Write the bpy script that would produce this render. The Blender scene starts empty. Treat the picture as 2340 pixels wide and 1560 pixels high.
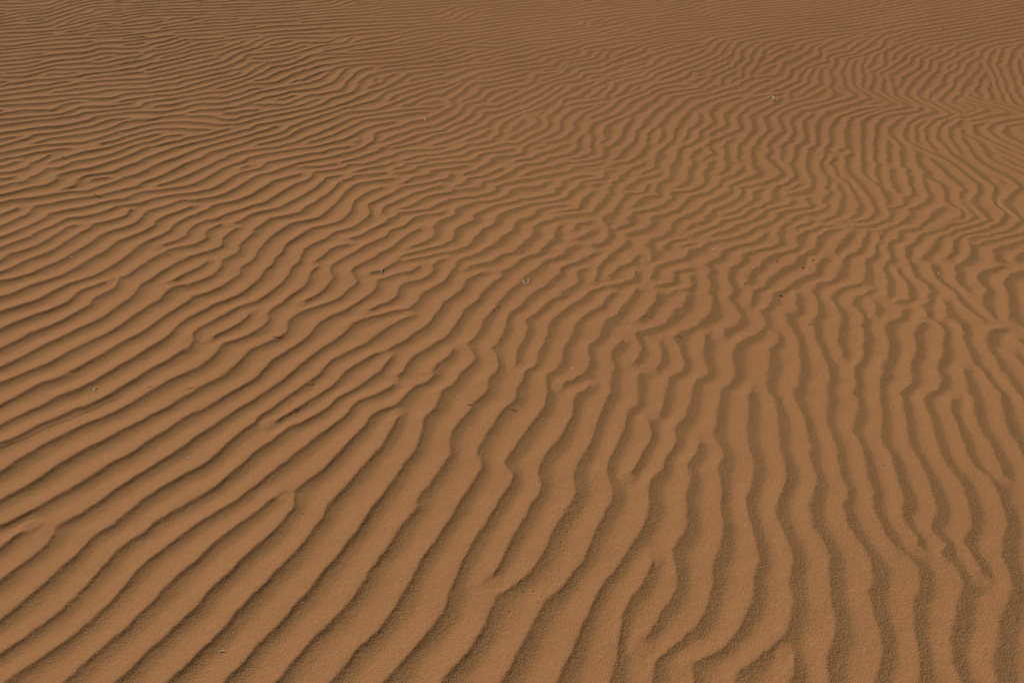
# Wind-rippled desert sand: one large sand sheet with modelled ripples, plus the bits of straw, twig and stone lying on it.
import bpy, math, random
import numpy as np
from mathutils import Vector

sc = bpy.context.scene

# ---------------------------------------------------------------- camera, sky, sun, exposure
EYE = 1.5                       # eye height above the sand
FOCAL = 1500.0                  # focal length in pixels of a 2340 px wide frame
TILT = math.atan(1030.0 / FOCAL)
cam = bpy.data.cameras.new("camera")
cam.sensor_width = 36.0
cam.lens = 36.0 * FOCAL / 2340.0
cam.clip_start = 0.05
cam.clip_end = 2000.0
camo = bpy.data.objects.new("camera", cam)
sc.collection.objects.link(camo)
camo.location = (0, 0, EYE)
camo.rotation_euler = (math.pi / 2 - TILT, 0, 0)
sc.camera = camo

SUNAZ, SUNEL = -41.0, 42.0        # sun ahead on the left
RELIEF = 0.088                    # ripple height as a share of its wavelength
FINE_A, FINE_B, FINE_C = (.505, .253, .111), (.475, .236, .104), (.54, .269, .118)
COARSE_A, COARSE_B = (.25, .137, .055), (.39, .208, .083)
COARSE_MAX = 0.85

SUN_AZ = math.radians(SUNAZ)      # clockwise from the view direction (+Y)
SUN_EL = math.radians(SUNEL)
world = bpy.data.worlds.new("World")
sc.world = world
world.use_nodes = True
wn = world.node_tree
sky = wn.nodes.new("ShaderNodeTexSky")
sky.sky_type = 'NISHITA'
sky.sun_disc = False
sky.sun_elevation = SUN_EL
sky.sun_rotation = SUN_AZ
sky.dust_density = 3.0
wn.nodes["Background"].inputs[1].default_value = 0.05
wn.links.new(sky.outputs[0], wn.nodes["Background"].inputs[0])

sl = bpy.data.lights.new("sun", 'SUN')
sl.energy = 4.2
sl.angle = math.radians(0.55)
sl.color = (1.0, 0.93, 0.83)
slo = bpy.data.objects.new("sun", sl)
sc.collection.objects.link(slo)
sdir = Vector((math.sin(SUN_AZ) * math.cos(SUN_EL), math.cos(SUN_AZ) * math.cos(SUN_EL), math.sin(SUN_EL)))
slo.rotation_euler = (-sdir).to_track_quat('-Z', 'Y').to_euler()
slo.location = sdir * 20
sc.view_settings.view_transform = 'Standard'
sc.view_settings.look = 'None'
sc.view_settings.exposure = -0.59
sc.view_settings.gamma = 1.0
sc.view_settings.use_curve_mapping = False

# crest lines of the ripples as read along the ground (each block: origin, scale and limits of the patch it was read in)
CRESTS = """
#B1 0 1160 3.9 0 1160 600 1560
0 190 150 130 300 50 400 0
0 400 100 310 180 250 250 205
0 700 150 565 330 440 440 340 490 270 500 200 600 140 720 80 850 0
0 1040 130 930 300 790 430 690 540 580 680 460 790 340 880 250 1000 190 1110 90 1230 0
0 1330 130 1250 330 1100 470 1010 600 910 720 780 840 650 940 540 1040 410 1180 310 1300 240 1400 140 1540 60 1650 0
60 1560 260 1430 420 1330 520 1260 700 1130 870 980 1000 850 1100 740 1200 610 1320 490 1450 390 1600 290 1720 190 1880 90 2040 0
570 1560 700 1450 850 1320 970 1220 1110 1110 1240 970 1380 840 1490 720 1600 610 1760 480 1900 340 2050 220 2180 120 2340 20
1040 1560 1180 1440 1300 1310 1440 1190 1600 1040 1740 920 1830 800 1960 680 2080 560 2200 430 2340 310
1500 1560 1640 1430 1760 1310 1910 1170 2040 1040 2130 920 2240 800 2340 700
1990 1560 2120 1430 2230 1310 2340 1180
#B2 600 1160 3.9 600 1160 1200 1560
0 20 25 0
0 320 130 190 230 70 290 0
0 700 120 580 250 460 360 330 460 200 540 100 570 0
0 1190 120 1080 220 950 330 840 440 710 540 590 640 470 750 340 830 230 920 110 1000 0
120 1560 220 1430 330 1310 420 1200 550 1080 690 950 800 820 870 710 950 590 1050 440 1150 330 1230 190 1310 90 1390 0
600 1560 720 1420 800 1310 920 1200 1050 1070 1140 960 1200 850 1280 730 1330 620 1410 470 1500 370 1580 240 1660 130 1730 0
1070 1560 1180 1440 1280 1330 1400 1180 1520 1060 1620 930 1660 760 1720 620 1780 490 1840 370 1890 280 1980 160 2060 30 2080 0
1590 1560 1720 1400 1840 1270 1900 1180 1980 1060 2010 960 2060 850 2090 760 2180 740 2260 680 2340 620
2030 650 2080 560 2130 460 2190 330 2240 250 2300 130 2340 80
2110 1560 2200 1430 2270 1300 2340 1170
#B3 1200 1160 3.9 1200 1160 1800 1560
0 90 40 0
0 620 90 530 160 400 200 300 260 180 330 70 380 0
0 1190 50 1060 120 920 180 820 290 750 390 650 470 540 550 410 590 270 650 160 730 0
280 1560 350 1400 430 1260 480 1130 530 1000 580 880 650 770 700 670 790 580 900 420 960 320 1040 200 1080 100 1100 0
750 1560 790 1400 830 1280 850 1130 870 950 930 820 1040 690 1090 580 1150 460
1040 1240 1080 1130 1170 1020 1240 890 1320 800 1350 680 1340 520 1290 400 1360 310 1430 200 1440 0
1130 1560 1150 1420 1160 1330 1290 1260 1400 1160 1520 1060 1590 940 1640 830 1660 700 1670 520 1720 380 1760 260 1760 120 1730 0
1500 1560 1480 1450 1450 1360 1560 1330 1700 1290 1790 1220 1890 1110 1960 960 2020 800 2040 680 2030 590 2090 480 2050 370 2030 240 1990 100 1960 0
1850 1560 1880 1430 2000 1380 2110 1300 2230 1210 2340 1080
2340 310 2226 110 2216 0
#B4 1740 1160 3.9 1800 1160 2340 1560
0 1320 100 1240 180 1170 220 1050 260 950 270 830 250 720 250 600 270 470 240 370 200 250 120 110 110 0
230 1560 280 1470 300 1400 270 1320 210 1230
590 1560 570 1420 590 1290 640 1180 660 1080 630 920 590 780 590 560 590 410 540 310 450 220 430 120 400 0
1000 1560 1060 1420 1070 1230 1040 1050 980 900 940 780 990 680 980 560 940 440 860 330 790 250 740 130 710 0
1370 1560 1400 1420 1390 1260 1360 1120 1340 960 1340 830 1390 710 1390 600 1370 530 1290 440 1200 400 1110 280 1050 170 1000 70 970 0
1760 1560 1700 1400 1670 1180 1710 1040 1720 900 1760 770 1810 690 1760 600 1700 530 1600 470 1570 410 1650 350 1580 290 1500 230 1480 170 1540 70 1550 0
1390 380 1380 280 1290 190 1240 100 1230 0
1960 620 1920 530 1850 430 1800 350 1780 290 1840 200 1860 90 1830 0
2080 1560 2010 1370 2080 1230 2110 1090 2090 940 2180 850 2210 760 2200 620 2160 520 2060 420 2130 290 2170 170 2150 50 2130 0
#M1 0 860 5.2 0 860 450 1160
0 90 110 50 230 0
0 370 170 280 370 170 500 100 690 50 830 0
0 620 160 530 330 450 480 390 620 310 760 240 920 190 1080 110 1210 40 1270 0
0 830 160 770 330 690 460 600 600 550 760 490 910 420 1050 390 1180 320 1350 240 1450 160 1620 70 1720 0
0 1190 140 1090 300 970 460 890 600 800 740 740 920 640 1060 580 1210 530 1330 480 1480 410 1620 320 1760 230 1900 150 2060 60 2200 0
0 1520 140 1430 330 1340 480 1250 600 1170 750 1050 920 960 1060 880 1230 800 1380 710 1530 640 1700 550 1880 450 2050 370 2180 280 2340 190
500 1560 650 1480 850 1370 1000 1280 1170 1170 1330 1060 1500 980 1620 900 1760 800 1930 700 2050 610 2190 520 2340 430
1150 1540 1300 1430 1480 1310 1640 1210 1820 1100 1980 990 2130 890 2260 800 2340 730
1620 1560 1770 1450 1920 1350 2080 1260 2200 1180 2340 1120
2180 1560 2340 1450
#M2 450 860 5.2 450 860 900 1160
0 170 110 110 230 60 340 0
0 450 160 370 300 280 430 200 550 130 700 50 760 0
0 740 160 640 330 520 450 430 600 350 740 260 880 160 1000 80 1090 0
0 1130 150 1030 260 930 400 790 540 660 680 580 740 490 880 420 1000 310 1130 220 1240 150 1350 70 1460 0
900 570 1000 520 1120 440 1240 380 1330 310 1460 240 1600 150 1680 60 1740 0
0 1480 170 1370 330 1250 470 1130 600 1010 730 890 880 790 1010 690 1090 610 1230 580 1350 510 1470 450 1590 370 1670 280 1820 210 1960 120 2060 50 2120 0
380 1560 520 1470 650 1360 800 1240 930 1130 1060 1030 1180 930 1310 840 1430 740 1560 640 1700 550 1800 460 1870 350 1930 300 2060 260 2200 210 2340 130
800 1560 880 1490 990 1440
1150 1560 1130 1410 1250 1300 1380 1220 1500 1130 1600 1030 1720 900 1820 790 1920 680 2010 600 2060 500 2180 430 2340 380
1540 1560 1680 1420 1800 1290 1920 1160 2030 1040 2140 910 2240 780 2300 670 2340 600
2110 1560 2220 1420 2340 1260
#M3 900 860 5.2 900 860 1350 1160
0 390 120 260 210 170 280 120 400 100 460 40 500 0
0 600 50 500 60 480
0 1230 60 1140 170 1000 270 890 310 770 340 640 370 490 500 400 550 280 560 190 690 130 750 60 780 0
230 1560 340 1400 450 1250 540 1120 640 1000 680 930 670 800 680 680 790 540 880 450 940 340 1060 250 1120 190 1100 90 1180 0
740 1560 820 1440 900 1330 980 1200 1060 1090 1050 1020 970 950 1000 850 1060 750 1150 640 1220 510 1320 390 1450 300 1460 170 1520 70 1550 0
1190 1560 1280 1430 1370 1310 1430 1190 1350 1110 1290 1050 1390 910 1490 780 1600 620 1700 500 1790 380 1810 250 1810 100 1800 0
1610 1560 1720 1420 1760 1290 1700 1160 1740 1030 1840 900 1950 780 2040 630 2110 500 2130 350 2160 200 2260 190 2340 120
2080 1560 2160 1390 2130 1220 2170 1090 2230 970 2340 800
1980 140 2060 80 2130 60
2180 30 2280 0
#M4 1350 860 5.2 1350 860 1800 1160
0 760 60 600 110 460 160 330 230 190 200 120 250 0
220 1560 250 1400 210 1270 190 1150 220 980 290 850 370 690 410 540 440 430 560 330 550 200 530 50 540 0
460 1180 540 1060 620 920 700 770 720 700 690 590 650 510
690 1560 670 1320 720 1220 840 1110 880 980 960 880 1020 790 980 640 1000 580 1110 500 1150 380 1190 230 1200 130 1260 30 1320 0
800 460 850 360 860 250 900 100 920 0
1130 1560 1120 1400 1190 1260 1130 1070 1200 980 1260 880 1310 780
1540 1560 1550 1400 1530 1260 1480 1120 1560 970 1540 860 1420 720 1480 590 1480 450 1520 300 1530 170 1640 100 1700 0
1830 1560 1850 1420 1910 1250 1930 1100 1880 950 1840 820 1850 740 1840 620 1860 470 1860 300 1880 210 1950 150
2180 1560 2260 1400 2320 1220 2310 1130 2270 980 2230 850 2220 650 2210 480 2170 280 2060 160 2080 60 2100 0
#M5 1800 860 5.2 1800 860 2190 1160
220 1560 300 1420 330 1270 280 1100 230 930 290 860 220 780 200 600 150 460 80 320 40 220 100 120 120 0
640 1560 700 1370 610 1230 580 1070 570 900 510 720 450 580 430 420 480 260 450 150 500 50 490 0
990 1560 990 1420 930 1250 900 1050 870 900 810 760 740 660 790 520 830 400 810 270 740 220 800 120 800 0
1380 1560 1340 1390 1280 1260 1240 1120 1210 960 1120 850 1070 720 1110 580 1110 420 1080 280 1090 130 1100 0
1750 1560 1680 1400 1640 1230 1560 1060 1470 920 1410 780 1390 600 1370 400 1370 270 1300 200 1400 150 1470 50 1480 0
2130 1560 2070 1370 1970 1200 1860 1060 1790 930 1730 750 1690 560 1640 400 1590 300 1620 220 1800 170 1830 80 1810 0
2340 1200 2230 1120 2130 980 2080 800 2010 600 1900 400 1940 290 1970 250
2340 660 2250 560 2220 420 2200 300 2120 220 2140 120 2090 0
#M6b 1890 860 5.2 2190 860 2340 1160
1660 1560 1600 1380 1500 1190 1390 1040
2060 1560 1990 1370 1920 1230 1810 1160 1700 1060 1630 920 1590 760 1500 580 1430 420
2050 1190 1990 1000 1900 780 1780 620 1740 420 1730 300 1650 210 1660 120 1620 0
2340 1010 2240 820 2130 660 2080 450 2040 300 2060 220 1960 130 1900 50 1870 0
2240 190 2180 130 2130 0
#R1 0 580 5.2 0 580 430 860
0 100 80 50 130 0
0 240 130 190 270 110 400 60 570 0
0 335 200 300 400 240 560 160 720 100 880 0
0 540 190 480 370 390 560 330 740 270 900 180 1050 90 1130 40 1230 0
0 710 190 650 400 590 540 520 700 430 850 360 1010 310 1160 260 1300 180 1460 80 1560 0
0 920 180 840 360 770 560 700 720 640 850 570 910 490 1010 430 1160 380 1290 340
0 1150 190 1060 380 960 560 890 740 820 900 720 1060 640 1110 550 1240 480 1370 430 1390 380 1410 300 1530 260 1650 170 1760 100 1900 20 1960 0
0 1370 190 1280 350 1200 530 1100 740 1010 930 910 1100 840 1270 750 1390 650 1530 560 1600 490 1660 390 1780 330 1930 220 2080 130 2240 60 2340 10
2050 340 2180 260 2340 180
0 1540 200 1470 400 1390 600 1310 780 1210 960 1110 1140 1030 1300 960 1460 860 1600 750 1760 640 1900 570 1990 460 2080 400 2340 350
500 1560 660 1510 900 1400 1050 1320 1220 1220 1370 1120 1500 1050 1690 960 1850 840 1990 740 2150 640 2340 530
1080 1560 1280 1450 1450 1350 1600 1270 1760 1160 1900 1070 2030 980 2110 880 2220 790 2340 720
1530 1560 1700 1460 1880 1360 2040 1270 2190 1170 2290 1090
1990 1560 2150 1480 2340 1390
#R2 430 580 5.2 430 580 860 860
0 50 110 20 180 0
0 235 140 170 260 90
0 385 180 320 320 250 390 170 390 90 560 20 620 0
0 590 60 520 230 480 390 410 510 330 620 260 620 180 720 120 800 60 820 0
0 780 190 690 330 610 480 560 640 490 760 400 860 310 900 220 1000 160 1040 60 1130 0
0 1170 50 1100 70 1030 50 970 130 900 290 820 420 750 560 670 680 620 840 570 980 480 1110 380 1200 280 1220 190 1340 120 1330 70 1380 0
300 1010 440 940 600 860 700 780 750 720
0 1430 140 1370 260 1280 350 1190 400 1090 500 1060 680 1010 830 930 940 840 960 790 930 740 1000 670 1130 600 1220 520 1370 420 1440 330 1460 240 1540 180
1380 590 1510 530 1620 450 1690 360 1740 310 1690 250 1690 170 1800 110 1900 50 1990 0
1510 120 1600 60 1680 0
220 1560 370 1480 520 1390 610 1310 680 1220 780 1140 900 1090 1030 1040 1110 1000 1180 940 1180 830 1250 770 1370 700 1510 650 1700 590 1820 540 1900 450 2020 380 1990 320 1930 260 1970 190 2080 140 2200 80 2330 10
740 1560 850 1460 920 1370 1000 1280 1150 1190 1280 1110 1400 1030 1480 930 1570 840 1700 760 1860 700 2010 610 2140 520 2240 440 2230 350 2250 290
2140 700 2250 650 2340 620
1090 1560 1220 1440 1350 1340 1480 1230 1600 1140 1750 1050 1870 960 1970 850 2110 790 2340 720
1400 1560 1550 1470 1640 1350 1700 1290 1850 1210 2010 1130 2150 1070 2240 970 2340 890
1760 1560 1850 1430 1930 1380 2070 1310 2200 1220 2340 1180
2100 1560 2220 1440 2340 1340
2150 260 2300 220 2340 180
#R3 860 580 5.2 860 580 1290 860
0 50 80 0
60 230 150 180 270 110 290 60 420 20 540 0
300 110 420 90 600 60 780 20 960 0
0 330 120 310 280 260 400 240 530 170
0 640 140 600 250 530 270 420 360 360 540 330 640 280 690 220 640 180 740 110 820 80
0 760 160 710 370 690 480 600 540 500 680 420 810 350 850 280 950 190 970 110 1110 60 1230 20 1280 0
1080 200 1220 150 1380 110 1470 40 1600 20 1700 0
0 1020 90 920 200 860 330 790 410 740
80 1200 210 1120 380 1040 420 980 540 920 650 830 700 740 750 690 790 600 870 560 1030 450 1060 340 1170 290 1260 250
210 1560 240 1480 320 1430 380 1310 440 1240 590 1160 740 1060 850 990 930 880 1000 790 1040 690 1200 580 1260 480 1370 380 1480 310 1470 240 1600 200 1680 110 1780 60 1930 20 1960 0
0 1480 80 1390 150 1280 180 1220
640 1430 760 1320 880 1220 930 1150
410 1540 430 1480 500 1460
600 1560 690 1470 730 1450
960 1560 990 1450 1130 1340 1190 1270 1130 1170 1060 1110 1170 1010 1240 910 1270 800 1390 690 1460 590 1580 470 1690 370 1760 290 1880 220 1960 150 2010 100 2150 80 2260 10 2290 0
1310 1560 1400 1460 1460 1360 1440 1270 1390 1190 1340 1150 1440 1070 1510 960 1550 830 1570 730 1720 630 1850 480 2000 410 2110 320 2190 240 2160 190 2340 140
1670 1360 1650 1260 1690 1120 1770 1010 1810 900 1760 800 1900 730 2010 630 2110 550 2200 510
2130 490 2340 410
1740 1560 1770 1400 1890 1380 1920 1230 1970 1130 2030 990 2030 870 2100 780 2230 700 2340 620
1990 1560 1990 1480 2130 1400 2200 1300 2220 1160 2260 1060 2340 960
2240 1560 2340 1490
#R4 1290 580 5.2 1290 580 1600 860
0 165 150 120 290 40 340 0
0 450 110 410 170 340 140 240 190 210 270 185
340 350 400 280 390 180 470 80 490 40
520 300 600 210 720 160 800 100 820 50 890 20
980 90 1030 70 1020 0
0 690 90 620 230 530 300 460 400 430 520 400 690 360 800 330 830 240 860 220
0 1130 60 1020 110 940 120 840 210 780 350 690 450 620 510 540 560 480
0 1540 190 1480 280 1370 300 1280 280 1170 300 1100 400 1040 440 960 440 880 520 790 640 740 690 650 770 540 850 430
530 1560 560 1430 600 1370 550 1260 550 1180 620 1100 700 1050
790 1350 860 1260 900 1160 880 1080 830 1000 850 940 1010 900 1180 840 1260 740 1270 680 1390 640 1420 540 1430 490
870 830 960 710 1050 620 1090 540 1100 470
1040 430 1100 380 1270 350 1280 250 1330 200 1500 160
1040 330 1040 230 1090 140 1240 110 1400 60 1440 0
1080 1390 1150 1290 1130 1140 1100 1050
850 1560 860 1440 930 1390
1210 1560 1220 1460 1390 1420 1420 1330 1380 1210 1330 1110 1270 1010 1350 930 1570 880 1610 800
1440 410 1520 380 1490 270
1240 460 1370 430
#R5 1500 580 5.2 1600 580 1890 860
450 1560 600 1460 600 1360 530 1220 560 1060 580 930
470 890 500 810 620 730 650 600 680 520 600 470 650 360 590 250 640 200 550 120 720 60 760 0
850 1560 910 1440 890 1200 950 1060 1100 980 1270 890 1280 780 1210 660 1330 640 1370 540 1390 460 1530 400 1660 290 1830 210 1880 180
790 990 790 900 950 850 1000 740 930 600 840 540 910 440 840 310 850 160 1000 100 1030 0
1100 610 1150 480 1130 400 1280 380 1310 280 1440 220 1500 130 1610 100 1650 20 1660 0
1070 360 1080 250 1120 190 1230 140 1240 60 1290 20
1270 1560 1310 1380 1350 1200 1330 1130 1450 1050 1440 980 1400 940
1680 1560 1700 1300 1690 1150 1710 1080 1620 930 1530 790 1510 700 1680 670 1640 560 1660 450
2060 1560 2040 1350 1980 1210 1900 1030 1850 850 1830 780 1920 690 1910 540 1880 480 1810 440 1920 340 2100 280 2190 240 2180 130 2230 0
#M6 1890 600 5.2 1890 600 2340 860
0 220 80 170 150 110 160 30 190 0
340 1400 310 1260 400 1160 440 1080 400 980 440 880 400 740 430 640 380 560 290 500 330 390 450 360 500 290
180 1150 190 1060 110 930 130 800 170 660 130 530 30 410 100 320 200 260 400 230 450 150 470 80 450 0
620 1500 640 1350 650 1200 720 1130 740 1000 710 890 670 790 720 680 870 640 880 540
570 630 590 540 530 420
690 400 700 270 720 200 690 130 660 60 680 0
740 490 850 440 990 420 990 320 930 190 850 110 830 50
960 1480 1000 1380 980 1200 1040 1100 1050 1000 1010 880 1050 750 1140 690
1340 1500 1340 1400 1290 1260 1350 1150 1380 1050 1350 950 1390 880 1360 760 1290 710 1190 650 1170 560 1100 500 1200 470 1220 350 1190 250 1060 170 1000 60 960 0
1680 1500 1640 1400 1610 1290 1650 1240
2040 1560 1920 1420 1850 1290 1720 1200 1700 1080 1640 970 1600 900 1620 800 1560 730 1500 690
2200 1560 2130 1400 2030 1270 2010 1150 1900 1030 1860 900 1900 830 2000 780 2200 760
1900 700 1790 630 1650 530 1550 430 1520 350 1480 300 1370 230 1270 150 1250 70 1230 0
1390 670 1420 560 1400 470 1420 430
2040 700 1930 600 1850 500 1830 390
1700 350 1600 270 1530 190 1520 80 1510 0
2330 780 2150 680 2140 540 2150 420 2120 300 2100 200 2190 100 2340 60
1830 390 1900 310 1810 230 1800 120 1900 70 2100 20
2340 1010 2240 880
2340 1240 2200 1080
#S1 0 340 5.2 0 340 450 580
0 55 150 25 300 0
0 220 110 190 210 155
210 110 400 60 620 20 750 0
0 295 150 285 330 235 360 185 500 140 560 95
620 155 740 125
0 370 160 350
830 100 1000 50 1200 15 1280 0
0 465 120 430 310 400 360 355 460 320 560 240 720 235 870 165 1090 130 1300 85 1480 10
0 570 200 525 400 470 560 450 690 380 670 340 720 315 900 270 1080 245 1210 200 1400 140 1580 80 1700 20 1750 0
0 660 150 620 400 600 620 560 860 520 1050 510 1190 455 1380 400 1500 345 1640 320 1790 240 1940 180 2120 120 2340 30
800 490 900 455 920 380 1040 330 1200 305 1340 295 1470 230 1620 190 1740 125 1900 70 2040 20 2100 0
1120 370 1300 345
0 795 130 755 240 710
0 940 130 880 260 820 340 795 370 740 400 695 640 660 820 620 1040 585 1220 560 1400 510 1640 460 1700 410 1860 365 2050 280 2200 200 2340 140
1870 450 2050 400 2240 330 2340 280
0 1075 190 1000 370 920 540 840 570 790 760 750 1000 710 1180 660 1330 625 1500 605 1620 540 1760 510 2000 490 2200 460 2340 430
0 1200 190 1120 380 1060 450 1000 600 950 700 900 820 840 1030 820 1230 770 1360 720 1400 690
0 1350 100 1280 250 1230 440 1170 560 1110 640 1050 760 990 760 960 900 920
1500 680 1680 665 1830 605 2050 565 2340 535
300 1350 480 1280 650 1210 760 1140 830 1090 970 1010 1070 960 1090 920 1300 880 1500 820 1560 740
560 1407 720 1350 880 1250 930 1220 1080 1140 1180 1060 1310 1000 1500 950 1650 890 1690 830 1740 760 1900 720 2050 670 2120 640
1230 1248 1300 1190 1410 1110 1560 1060 1720 1000 1850 930 1850 880 1970 820 2150 760 2290 700
1400 1360 1560 1248 1620 1190 1740 1120 1870 1070 2030 990 2060 930 2180 870 2270 820 2340 810
1960 1248 1990 1210 2130 1180 2340 1150
1930 1155 2100 1110 2220 1050 2260 970 2340 920
2260 630 2340 630
#S2 450 340 5.2 450 340 900 580
0 30 60 10 90 0
0 155 80 110 150 65 270 35 400 0
0 285 140 220 280 150
350 140 390 100 560 50 800 15 950 5
0 420 130 360 270 275 400 215 560 170 620 125 800 85 1000 55 1200 25 1400 0
520 250 620 215
0 530 160 500 310 430 440 340 560 290 760 260 820 190 1000 155 1180 120 1350 80 1500 70 1600 20 1800 0
0 620 220 590 350 550 500 470 630 390 740 330 920 300 1010 260 1200 200 1400 160 1600 120 1740 75 1900 40 2000 0
0 790 130 750 170 710 300 670 470 640 640 580 740 510 850 450 900 410 1050 370 1240 325
0 920 130 870 220 870 360 800 560 740 690 690 800 670 930 590 1060 510 1160 450 1300 400 1370 360 1370 320
1240 235 1460 235 1640 200
0 1140 120 1090 100 1020 180 960 290 920
430 920 530 880 640 800 830 760 1000 720 1130 650 1280 570 1400 500 1510 400
0 1265 160 1230 310 1170 300 1090 390 1020 490 960
0 1435 120 1360 200 1330 400 1280 520 1220 500 1170 600 1080 690 1020 670 980 790 920 880 850 1060 820 1230 780 1300 710 1400 670 1470 610 1590 540 1690 430
700 1280 720 1230 820 1130 890 1060 990 1000 1120 910 1300 880 1470 840 1560 760 1660 670 1720 600 1760 540 1860 460 2000 420 2200 395 2340 370
900 1330 1020 1250 1050 1160 1160 1100 1330 990 1370 960 1560 930 1720 880 1830 780 1870 650 1930 600 2060 530 2200 480
1230 1360 1230 1310 1280 1220 1400 1150 1550 1090 1640 1010 1840 970 1990 870 2060 800 2030 690 2180 620 2340 540
1400 1360 1520 1260 1640 1200 1830 1150
1800 1300 1900 1240 1990 1170 2200 1090 2270 1050 2280 990 2340 970
1820 1095 1950 1050 2100 970 2250 900 2280 850 2340 830
2200 800 2200 740 2260 690 2340 665
2050 1370 2200 1260 2340 1190
1730 180 1900 130 2100 60 2160 40
1870 300 2020 250 2250 210 2340 175
1560 360 1700 345
1380 300 1560 280 1750 240 1800 200 2000 200 2200 130 2340 95
1740 400 1850 370 1870 330 2120 320
2100 20 2250 0
#S3 900 340 5.2 900 340 1350 580
0 80 80 50 250 30 450 20 600 0
280 105 500 85 620 60 760 30 830 0
110 155 210 135
0 255 110 235 140 185 250 185 340 180 370 145 560 130 800 100 900 50 1000 20 1150 0
0 310 230 280 290 230 400 215 540 190 700 175 870 170 980 130 1060 70 1140 60
100 435 180 400 230 360 420 330 440 280 700 250 880 215
0 540 100 480 190 460 350 440
450 420 640 380 650 330 700 310
0 665 110 610 220 560 350 520 560 460
70 735 230 690 280 650 400 590 540 560 700 540 730 470 830 440 870 360 1060 345 1180 285 1290 245
820 320 950 285 1020 235 1110 200 1170 130 1230 105
0 835 70 770 230 765 420 735 530 680 680 620 870 590
190 880 240 830 380 795 500 790 620 760
0 975 120 940
0 1190 60 1120 150 1050 230 1000 310 970
200 1190 340 1150 460 1080 490 1010 440 960 530 880 650 830 740 800 720 750 850 690 980 640 1150 640 1270 600 1350 550 1370 500 1520 460 1700 460 1810 400
940 600 1080 550 1200 520 1190 460 1300 430 1420 400 1560 370 1700 360 1880 310 2050 280 2150 215 2340 200
720 500 900 490 1030 470 1050 400 1200 385 1320 320 1430 270 1440 230 1560 200 1750 180 1830 120 1960 90 2090 60 2160 0
1510 345 1640 280 1800 235 1950 200 2050 160 2200 160 2340 130
2050 135 2200 105 2300 50 2330 0
1200 50 1390 25
1340 100 1500 70 1510 40
1450 160 1640 120 1690 80 1850 40 1940 0
70 1340 100 1300 250 1250 420 1210 580 1180 700 1110 720 1040 700 1010 810 930 930 890 940 800 1070 760 1190 690 1380 660 1480 610 1640 600 1800 570 1910 540 1880 480 2000 470 1990 400 2130 350 2340 320
500 1290 750 1230 900 1180 980 1070 1070 980 1180 930 1210 840 1290 780 1460 720 1620 680 1800 650 2000 620 2070 570 2060 530 2160 480 2230 410 2340 380
760 1330 900 1300 1070 1230 1210 1150 1310 1050 1420 1000 1430 920 1520 860 1650 840 1660 770 1750 730 2040 680
1200 1340 1270 1290 1430 1250 1540 1130 1640 1060 1650 970 1730 900 1890 880 1900 820 2100 800 2340 780
1400 1390 1550 1310 1680 1290 1830 1160 1890 1090 1900 1020 1970 930
1760 1370 1900 1320 2030 1230 2160 1150
2100 1400 2340 1270
2150 1000 2150 920 2340 880
2100 1105 2270 1050 2340 980
1860 795 2000 760 2180 740 2230 660 2240 610 2340 540
#S4 1350 340 5.2 1350 340 1800 580
0 130 110 105 150 60 140 0
0 210 130 155
250 135 330 90 350 20 370 0
0 250 200 235 270 160 440 155 530 100 600 20 610 0
0 385 170 350 130 270 260 250
220 420 340 380 320 330 420 280 490 210 620 170 640 150
10 440 100 415
560 305 670 260 760 210 740 140 780 60 780 40
0 780 70 680 150 620 180 560 240 540 180 490 250 450
400 510 430 450 540 380 640 330 790 300 800 270
140 810 250 760 310 660 380 600 380 540 600 525 640 450 720 410
0 1150 130 1130 210 1060 190 990 160 910
290 950 470 905 420 840 500 750 620 740 780 700 900 620 950 580 920 530 1000 490 1190 490 1300 440 1350 370 1330 300 1380 220 1390 150 1460 125
480 715 560 620 640 560 810 560 760 500 800 400 930 350 930 220 1000 120 1020 30 1030 0
960 470 1080 420 1160 360 1130 260 1190 200 1190 110 1190 50 1260 0
1310 130 1380 80 1440 50 1400 10
1500 295 1580 240 1600 170 1560 140
400 1020 640 950 760 890 700 850 740 800 880 770 1000 720 1100 640 1180 560 1260 520 1400 510 1430 460 1510 430 1530 330 1700 310 1790 230 1780 210
670 1100 850 1040 940 960 930 900 1040 810 1130 770 1270 720 1320 660 1420 600 1540 550 1600 500 1640 490 1620 430 1730 390 1780 350 1960 310 1960 270 1880 180
1110 965 1190 880 1330 850 1360 790 1440 740 1450 700 1600 660 1710 590 1800 500 1750 460 1870 435
1190 1000 1300 970 1480 900 1560 840 1800 790 1920 700 2020 670 2140 610 2150 540 2190 440 2340 390
1580 770 1800 690 1930 590 1920 500 2020 460
1930 420 2100 370 2230 300 2270 280 2180 210 2060 70 2130 0
1390 1030 1500 980 1640 950 1740 880 1900 840 2020 790 2080 710 2200 680 2340 655
1600 1080 1750 1020 1860 980 1990 910 2200 820 2230 750 2340 720
740 1300 650 1180 680 1100
840 1150 950 1090 1110 1060
1060 1165 1200 1100
1100 1300 1140 1220 1300 1170 1370 1110 1500 1070
1330 1370 1450 1300 1540 1210 1700 1140 1900 1090 2060 1020 2080 980
1640 1400 1800 1340 1810 1250 1930 1200 2200 1130 2250 1080 2210 1010 2280 920 2340 860
2000 1340 2070 1270 2200 1230 2340 1190
#S5 1800 340 4.3333 1800 340 2340 590
310 120 350 60 360 0
0 390 130 340
0 430 150 410 230 370 230 300 200 240 170 180 180 100 190 0
0 600 230 570 200 530
30 690 100 650 330 600 400 560 330 530 370 450 420 420 350 380 400 330 390 280 330 200 320 130 310 100
50 790 130 740 220 720 220 680
340 700 480 650 500 540 530 430 480 400 500 350 560 330 500 270 460 160 400 130 440 60
520 710 660 660 700 560 670 470 620 420 620 360 570 290 560 220 560 60 630 40
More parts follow.
